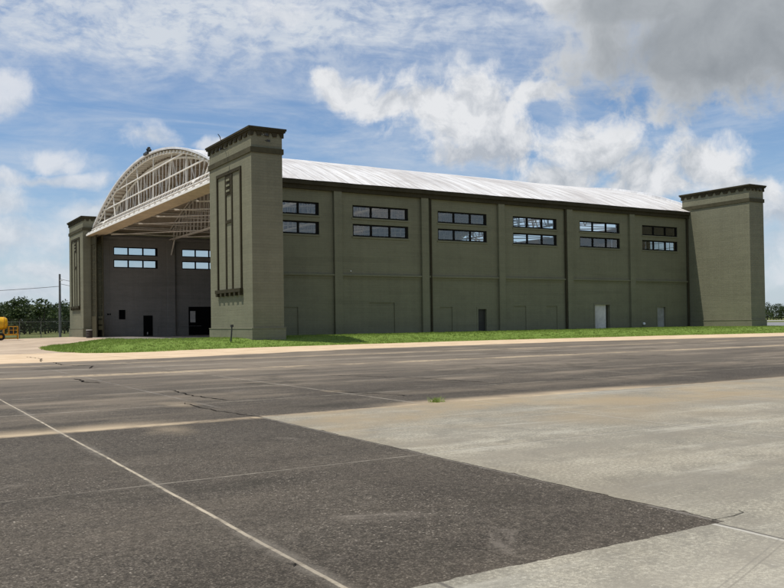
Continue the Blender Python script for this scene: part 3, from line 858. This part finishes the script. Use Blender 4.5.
# corner towers
def tower(x, y, panel):
    T = MB().box(0, 2.365, 0, 8.55, 0, 15.0).build('tower', m_wall, hangar); T.location = (x, y, 0)
    MB().box(-.10, 2.465, -.10, 8.65, -.1, 1.04).build('plinth', m_wall, T)
    MB().box(-.13, 2.495, -.13, 8.68, 1.04, 1.10).build('plinth', m_wall, T)
    b = MB(); b.box(-.09,2.455,-.09,8.64,13.46,13.84); b.build('string_course', m_trim, T)
    b = MB(); b.box(-.26,2.625,-.26,8.81,15.12,15.26); b.box(-.20,2.565,-.20,8.75,15.0,15.12); b.build('cornice', m_trim2, T)
    b = MB(); pro = .10
    def scallop(n, length, place):
        w = length/n
        for k in range(n):
            c0 = w*k; g = w*.24; s = 6
            zt, zb = 14.998, 14.66
            pts = [(c0, zt), (c0, zb), (c0+w/2-g*1.05, zb)]
            for i in range(s+1):
                an = math.pi*(1-i/s); pts.append((c0+w/2+g*math.cos(an), zb+.04+(.24*math.sin(an))))
            pts += [(c0+w/2+g*1.05, zb), (c0+w, zb), (c0+w, zt)]
            # fan the concave band into convex strips
            xs_ = sorted({round(p[0],4) for p in pts})
            def under(u):
                q = abs(u-(c0+w/2))/g
                return zb if q >= 1 else zb+.04+.24*math.sqrt(max(0,1-q*q))
            for a, c in zip(xs_, xs_[1:]):
                if c-a < 1e-4: continue
                e = 1e-3; za, zc = under(a+e), under(c-e)
                place(b, a, c, za, zc, zt)
    def front(bb, a, c, za, zc, zt):
        for xo in ((-pro,), (2.365+pro,)):
            X1 = xo[0]; X0 = -.001 if X1 < 0 else 2.366
            bb.poly([(X1,a,za),(X1,c,zc),(X1,c,zt),(X1,a,zt)]); bb.poly([(X0,a,za),(X1,a,za),(X1,c,zc),(X0,c,zc)])
    def side(bb, a, c, za, zc, zt):
        for Y1, Y0 in ((-pro,-.001),(8.55+pro,8.551)):
            bb.poly([(a,Y1,za),(c,Y1,zc),(c,Y1,zt),(a,Y1,zt)]); bb.poly([(a,Y0,za),(a,Y1,za),(c,Y1,zc),(c,Y0,zc)])
    scallop(9, 8.55, front); scallop(4, 2.365, side)
    for cx in (-pro, 2.365):
        for cy in (-pro, 8.55): b.box(cx-.0005, cx+pro+.0005, cy-.0005, cy+pro+.0005, 14.62, 14.997)
    b.build('corbel_table', m_trim2, T)
    if panel:
        q = 1 if panel == 1 else -1; xf = 0 if panel == 1 else 2.365
        def bx(b, y0, y1, z0, z1, p, p0=0.0):
            a, c = xf-q*p, xf-q*p0; b.box(min(a,c), max(a,c), y0, y1, z0, z1)
        b = MB(); P = .10
        bx(b,1.84,2.04,3.98,12.54,P); bx(b,6.62,6.82,3.98,12.54,P); bx(b,1.84,6.82,12.54,12.78,P); bx(b,1.76,6.90,3.72,3.98,.26)
        bx(b,3.60,3.80,3.98,12.54,P-.03); bx(b,4.86,5.06,3.98,12.54,P-.03)
        for k in range(6): bx(b, 1.80+k*.93, 2.16+k*.93-.02, 3.48, 3.72, .25)
        b.build('panel_moulding', m_trim2, T)
        b = MB(); bx(b,3.80,4.86,11.02,12.54,.05); b.build('panel_grille', m_trim2, T)
        b = MB(); bx(b,3.80,4.86,8.92,9.14,.08); b.build('panel_crossbar', m_trim2, T)
        for z in (11.25, 11.65, 12.05):
            b = MB(); bx(b,3.98,4.68,z,z+.14,.12,.065); b.build('grille_bar', m_wall, T)
    return T
tower(0, 0, 1); t2 = tower(0, 55.35, 1); tower(55.48, 0, 2); tower(55.48, 55.35, 2)

# glazed sliding door leaves parked in the pockets, closed across the back
def leaf(x, y0, y1, zt=12.6):
    f = MB(); w = .22
    f.box(x-.06,x+.06,y0,y0+w,.05,zt); f.box(x-.06,x+.06,y1-w,y1,.05,zt); f.box(x-.06,x+.06,y0+w,y1-w,.05,2.6); f.box(x-.06,x+.06,y0+w,y1-w,zt-1.0,zt)
    o = f.build('sliding_door', m_trim, hangar)
    g = MB(); g.poly([(x,y0+w,2.6),(x,y1-w,2.6),(x,y1-w,zt-1.0),(x,y0+w,zt-1.0)]); g.build('pane', m_glass, o)
    k = MB(); n = max(2, round((y1-y0-2*w)/.75)); m = 12
    for i in range(1, n): y = y0+w+(y1-y0-2*w)*i/n; k.box(x-.025,x+.025,y-.02,y+.02,2.6,zt-1.0)
    for i in range(1, m): z = 2.6+(zt-3.6)*i/m; k.box(x-.022,x+.022,y0+w,y1-w,z-.02,z+.02)
    k.build('muntin', m_trim, o); return o
leaf(1.02, 52.6, 55.33); leaf(1.75, 52.3, 55.34); 
leaf(1.02, 8.57, 9.6)
n = 8; wl = (YB-YA)/n
for i in range(n): leaf(56.3+.35*(i % 2), YA+wl*i-.1, YA+wl*(i+1)+.1, 11.9)

# small fittings on the towers (each bolted to the building)
def floodlight(loc, face):
    r = MB(); x, y, z = loc; ax = Vector(face)
    p = Vector(loc); q = p+ax*.45
    r.tube([p, p+ax*.25+Vector((0,0,-.12)), q+Vector((0,0,-.05))], .035, 6)
    o = r.build('floodlight', m_lamp, hangar)
    h = MB(); s = Vector((-ax.y, ax.x, 0)); c = q+Vector((0,0,-.05))
    for k, (w, hh) in enumerate(((.11,.08),)):
        a = c-ax*.08; e = c+ax*.14+Vector((0,0,-.10))
        P = [a+s*w*.6+Vector((0,0,hh*.6)), a-s*w*.6+Vector((0,0,hh*.6)), a-s*w*.6-Vector((0,0,hh*.6)), a+s*w*.6-Vector((0,0,hh*.6))]
        Q = [e+s*w+Vector((0,0,hh)), e-s*w+Vector((0,0,hh)), e-s*w-Vector((0,0,hh)), e+s*w-Vector((0,0,hh))]
        h.poly(P[::-1], 1); h.poly(Q, 0)
        for i in range(4): h.poly([P[i], P[(i+1)%4], Q[(i+1)%4], Q[i]])
    h.build('lamp_head', [m_lamp, m_lens], o)
floodlight((1.05,-.1,14.35), (0,-1,0)); floodlight((.75,-.2,14.75), (.25,-.97,0)); floodlight((56.5,-.15,14.85), (0,-1,0))
floodlight((-.1,4.4,14.5), (-1,0,0))
MB().tube([(-.25,5.3,15.26),(-.32,5.25,15.48),(-.6,4.9,15.60)], .03, 6).build('aerial', m_lamp, hangar)
# dark fitting on the crest of the front arch
b = MB(); zz = rz(30.3)+.05
b.box(.95,1.75,29.5,30.9,zz-.1,zz+.12)
for i, (dy, h) in enumerate(((-.5,.40),(-.15,.66),(.25,.58),(.5,.34))):
    b.tube([(1.35,30.2+dy,zz),(1.3,30.2+dy+.05,zz+h)], .05, 6)
    b.lathe((1.3,30.2+dy,zz+h-.12), [(.05,-.14),(.15,-.08),(.17,.06),(.08,.14)], 10)
b.build('roof_beacon', m_lamp, roof)

# ---------------------------------------------------------- things around
b = MB(); b.tube([(-2.05,-1.02,.02),(-1.97,-1.0,.75),(-1.93,-.98,1.28)], [.05,.05,.045], 8); b.box(-2.02,-1.84,-1.06,-.90,1.20,1.36)
tag(b.build('marker_post', m_lamp), 'thin black leaning post in the lawn before the corner tower', 'post')
b = MB(); b.lathe((-.8,48.3,-.02), [(.33,0),(.35,.03),(.35,.3),(.37,.33),(.35,.36),(.35,.6),(.37,.63),(.35,.66),(.35,.9),(.36,.93),(.30,.94)], 24)
dr = tag(b.build('drum', m_barrel), 'dark brown steel drum beside the far tower at the open door', 'drum')
MB().lathe((-.8,48.3,-.02), [(.37,.925),(.37,.97),(.1,.98)], 24).build('lid', m_lens, dr)

# yellow tanker cart at the left edge
yt = empty('tank_trailer', (-10.25, 50.2, GZ+.06), math.radians(-4))
tag(yt, 'bright yellow tank trailer with orange railing frame parked on the forecourt', 'trailer')
b = MB(); b.lathe((0,0,1.92), [(.30,.86),(.58,.78),(.70,.58),(.74,.3),(.74,-3.2),(.70,-3.45),(.3,-3.6)], 28, 'X'); b.build('tank', m_yellow, yt, smooth=True)
b = MB()
for x in (.45,-1.2,-2.8): b.lathe((x,0,1.92), [(.755,-.04),(.775,-.03),(.775,.03),(.755,.04)], 28, 'X')
b.build('tank_band', m_orange, yt)
b = MB(); b.box(-3.7,1.95,-.85,-.70,.55,.72); b.box(-3.7,1.95,.70,.85,.55,.72); b.box(-3.7,-3.5,-.7,.7,.55,.72); b.box(1.80,1.95,-.7,.7,.55,.72); b.box(-3.5,1.8,-.7,.7,.66,.70)
for x in (-2.9,-1.2,.4): b.box(x-.08,x+.08,-.7,.7,.70,1.30)
b.build('chassis', m_orange, yt)
b = MB()
for y in (-.80,.80):
    for x in (.95,1.40,1.88): b.tube([(x,y,.72),(x,y,1.55)], .04, 6)
    b.tube([(.95,y,1.55),(1.88,y,1.55)], .04, 6); b.tube([(.95,y,1.15),(1.88,y,1.15)], .035, 6)
    b.tube([(1.88,y,.1),(1.88,y,.6)], .05, 6); b.tube([(-.3,y,.22),(1.88,y,.22)], .05, 6)
b.tube([(1.88,-.8,1.55),(1.88,.8,1.55)], .04, 6); b.tube([(1.88,-.8,1.15),(1.88,.8,1.15)], .035, 6); b.tube([(1.88,-.8,.22),(1.88,.8,.22)], .05, 6)
b.build('railing', m_orange, yt)
b = MB(); b.box(.98,1.60,-.62,.62,.72,1.30); b.box(1.1,1.5,-.5,.5,1.30,1.42); b.build('pump_box', m_lamp, yt)
b = MB(); b.lathe((-.4,0,2.66), [(.26,-.05),(.26,.10),(.20,.14),(.05,.16)], 18); b.build('hatch', m_orange, yt)
for x in (-2.7,-1.7,.1):
    for y in (-.78,.78):
        wv = MB(); wv.lathe((x,y,.42), [(.24,-.12),(.40,-.12),(.43,-.08),(.43,.08),(.40,.12),(.24,.12)], 22, 'Y'); wo = wv.build('wheel', m_rubber, yt)
        MB().lathe((x,y,.42), [(.10,-.13),(.24,-.11),(.24,.11),(.10,.13)], 18, 'Y').build('rim', m_orange, wo)

# chain-link fence with barbed wire arms
def chain_mat():
    m = bpy.data.materials.new('chain_link_mesh'); m.use_nodes = True; t = NT(m.node_tree)
    b = t.n['Principled BSDF']; b.inputs['Base Color'].default_value = (.11,.11,.10,1); b.inputs['Roughness'].default_value = .5
    x, y, z = t.sep(t.new('ShaderNodeTexCoord').outputs['Object'])
    def dia(a):
        f = t.m('FRACT', t.m('DIVIDE', a, .075)); return t.m('GREATER_THAN', t.m('ABSOLUTE', t.sub(f, .5)), .44)
    k = t.mx(dia(t.add(x, z)), dia(t.sub(x, z)))
    tr = t.new('ShaderNodeBsdfTransparent'); mx = t.new('ShaderNodeMixShader')
    t.l.new(k, mx.inputs[0]); t.l.new(tr.outputs[0], mx.inputs[1]); t.l.new(b.outputs[0], mx.inputs[2]); t.l.new(mx.outputs[0], t.n['Material Output'].inputs[0])
    return m
m_chain = chain_mat()
A = Vector((-6.4, 62.8, 0)); D = Vector((6.7, 5.6, 0)).normalized()
fence = empty('chain_link_fence', A, math.atan2(D.y, D.x))
tag(fence, 'tall chain-link fence with barbed wire top running behind the forecourt to the far tower', 'fence')
posts = [-35.1+3.9*i for i in range(15)]
for i, s in enumerate(posts):
    r = .045 if i % 4 else .06
    b = MB().tube([(s,0,-.2),(s,0,2.1)], r, 8); b.tube([(s,0,2.1),(s,-.25,2.45)], .025, 6); b.build('fence_post', m_galv, fence)
b = MB().tube([(posts[0],0,2.06),(posts[-1],0,2.06)], .028, 6); b.tube([(posts[0],0,.05),(posts[-1],0,.05)], .012, 4); b.build('top_rail', m_galv, fence)
b = MB()
for k in range(3): b.tube([(posts[0],-.08-.08*k,2.2+.11*k),(posts[-1],-.08-.08*k,2.2+.11*k)], .012, 4)
b.build('barbed_wire', m_galv, fence)
b = MB(); b.poly([(posts[0],.035,-.15),(posts[-1],.035,-.15),(posts[-1],.035,2.06),(posts[0],.035,2.06)]); b.build('wire_mesh', m_chain, fence)

# utility pole and cables
pole = tag(MB().tube([(.75,75,-.25),(.75,75,9.05)], [.19,.14], 12).build('utility_pole', m_pole), 'grey wooden utility pole behind the fence left of the far tower', 'pole')
MB().tube([(.72,74.75,8.1),(1.1,74.75,8.1)], .06, 8).build('insulator', m_lens, pole)
def cable(p, q, sag, label, r=.028):
    p, q = Vector(p), Vector(q); n = 24
    b = MB().tube([p.lerp(q, i/n)-Vector((0,0,sag*4*(i/n)*(1-i/n))) for i in range(n+1)], r, 5)
    tag(b.build('overhead_cable', m_wire), label, 'cable', 'cables on the utility pole')
cable((.6,75,7.25), (-34,90,6.95), .7, 'long cable crossing the sky from the utility pole to the left', .035)
cable((.9,75,8.3), (14,72,6.9), .5, 'upper cable sagging from the utility pole behind the far tower')
cable((.9,75,7.6), (14,72,6.4), .5, 'lower cable sagging from the utility pole behind the far tower')

# ---------------------------------------------------------- far woods
def wood(name, us, d0, d1, h0, h1, n, seed, label, leafs=520):
    rnd = random.Random(seed); b = MB(); o = Vector((CAM.x, CAM.y, 0))
    for i in range(n):
        u = us[0]+(us[1]-us[0])*(i+rnd.random())/n
        c = F2*FPX+RR*(u-392); c.z = 0; c.normalize()
        p = o+c*rnd.uniform(d0, d1); h = rnd.uniform(h0, h1); r = h*rnd.uniform(.30, .48)
        b.tube([(p.x,p.y,GZ-.1),(p.x+rnd.uniform(-.3,.3),p.y,h*.4),(p.x,p.y,h*.75)], [.2,.14,.05], 5, mi=1)
        lobes = []
        for k in range(13):
            a = rnd.uniform(0, 6.28); q = rnd.uniform(0, .95)*r
            lobes.append((Vector((p.x+math.cos(a)*q, p.y+math.sin(a)*q, h*rnd.uniform(.10, .82))), r*rnd.uniform(.30, .55)))
        lobes.append((Vector((p.x, p.y, h*.85)), r*.35))
        for k in range(leafs):
            cc, rr = rnd.choice(lobes)
            v = Vector((rnd.gauss(0,1), rnd.gauss(0,1), rnd.gauss(0,1))).normalized()*rr*rnd.uniform(.6, 1.12)
            q = cc+v
            if q.z < .2: continue
            s = rnd.uniform(.16, .40); a1 = Vector((rnd.gauss(0,1), rnd.gauss(0,1), rnd.gauss(0,.7))).normalized()
            a2 = a1.cross(v.normalized()+Vector((rnd.gauss(0,.5), rnd.gauss(0,.5), rnd.gauss(0,.5))))
            if a2.length < 1e-3: continue
            a2 = a2.normalized()
            b.poly([q-a1*s, q-a2*s*.6, q+a1*s, q+a2*s*.6])
    w = b.build(name, [m_leaf, m_bark])
    tag(w, label, 'woods', kind='stuff')
wood('woods', (-220, 110), 195, 265, 5.6, 8.0, 120, 5, 'dark green belt of trees beyond the chain-link fence at the left', 620)
wood('woods', (730, 1000), 420, 480, 5.6, 8.2, 110, 9, 'distant line of dark trees past the runway at the right', 500)
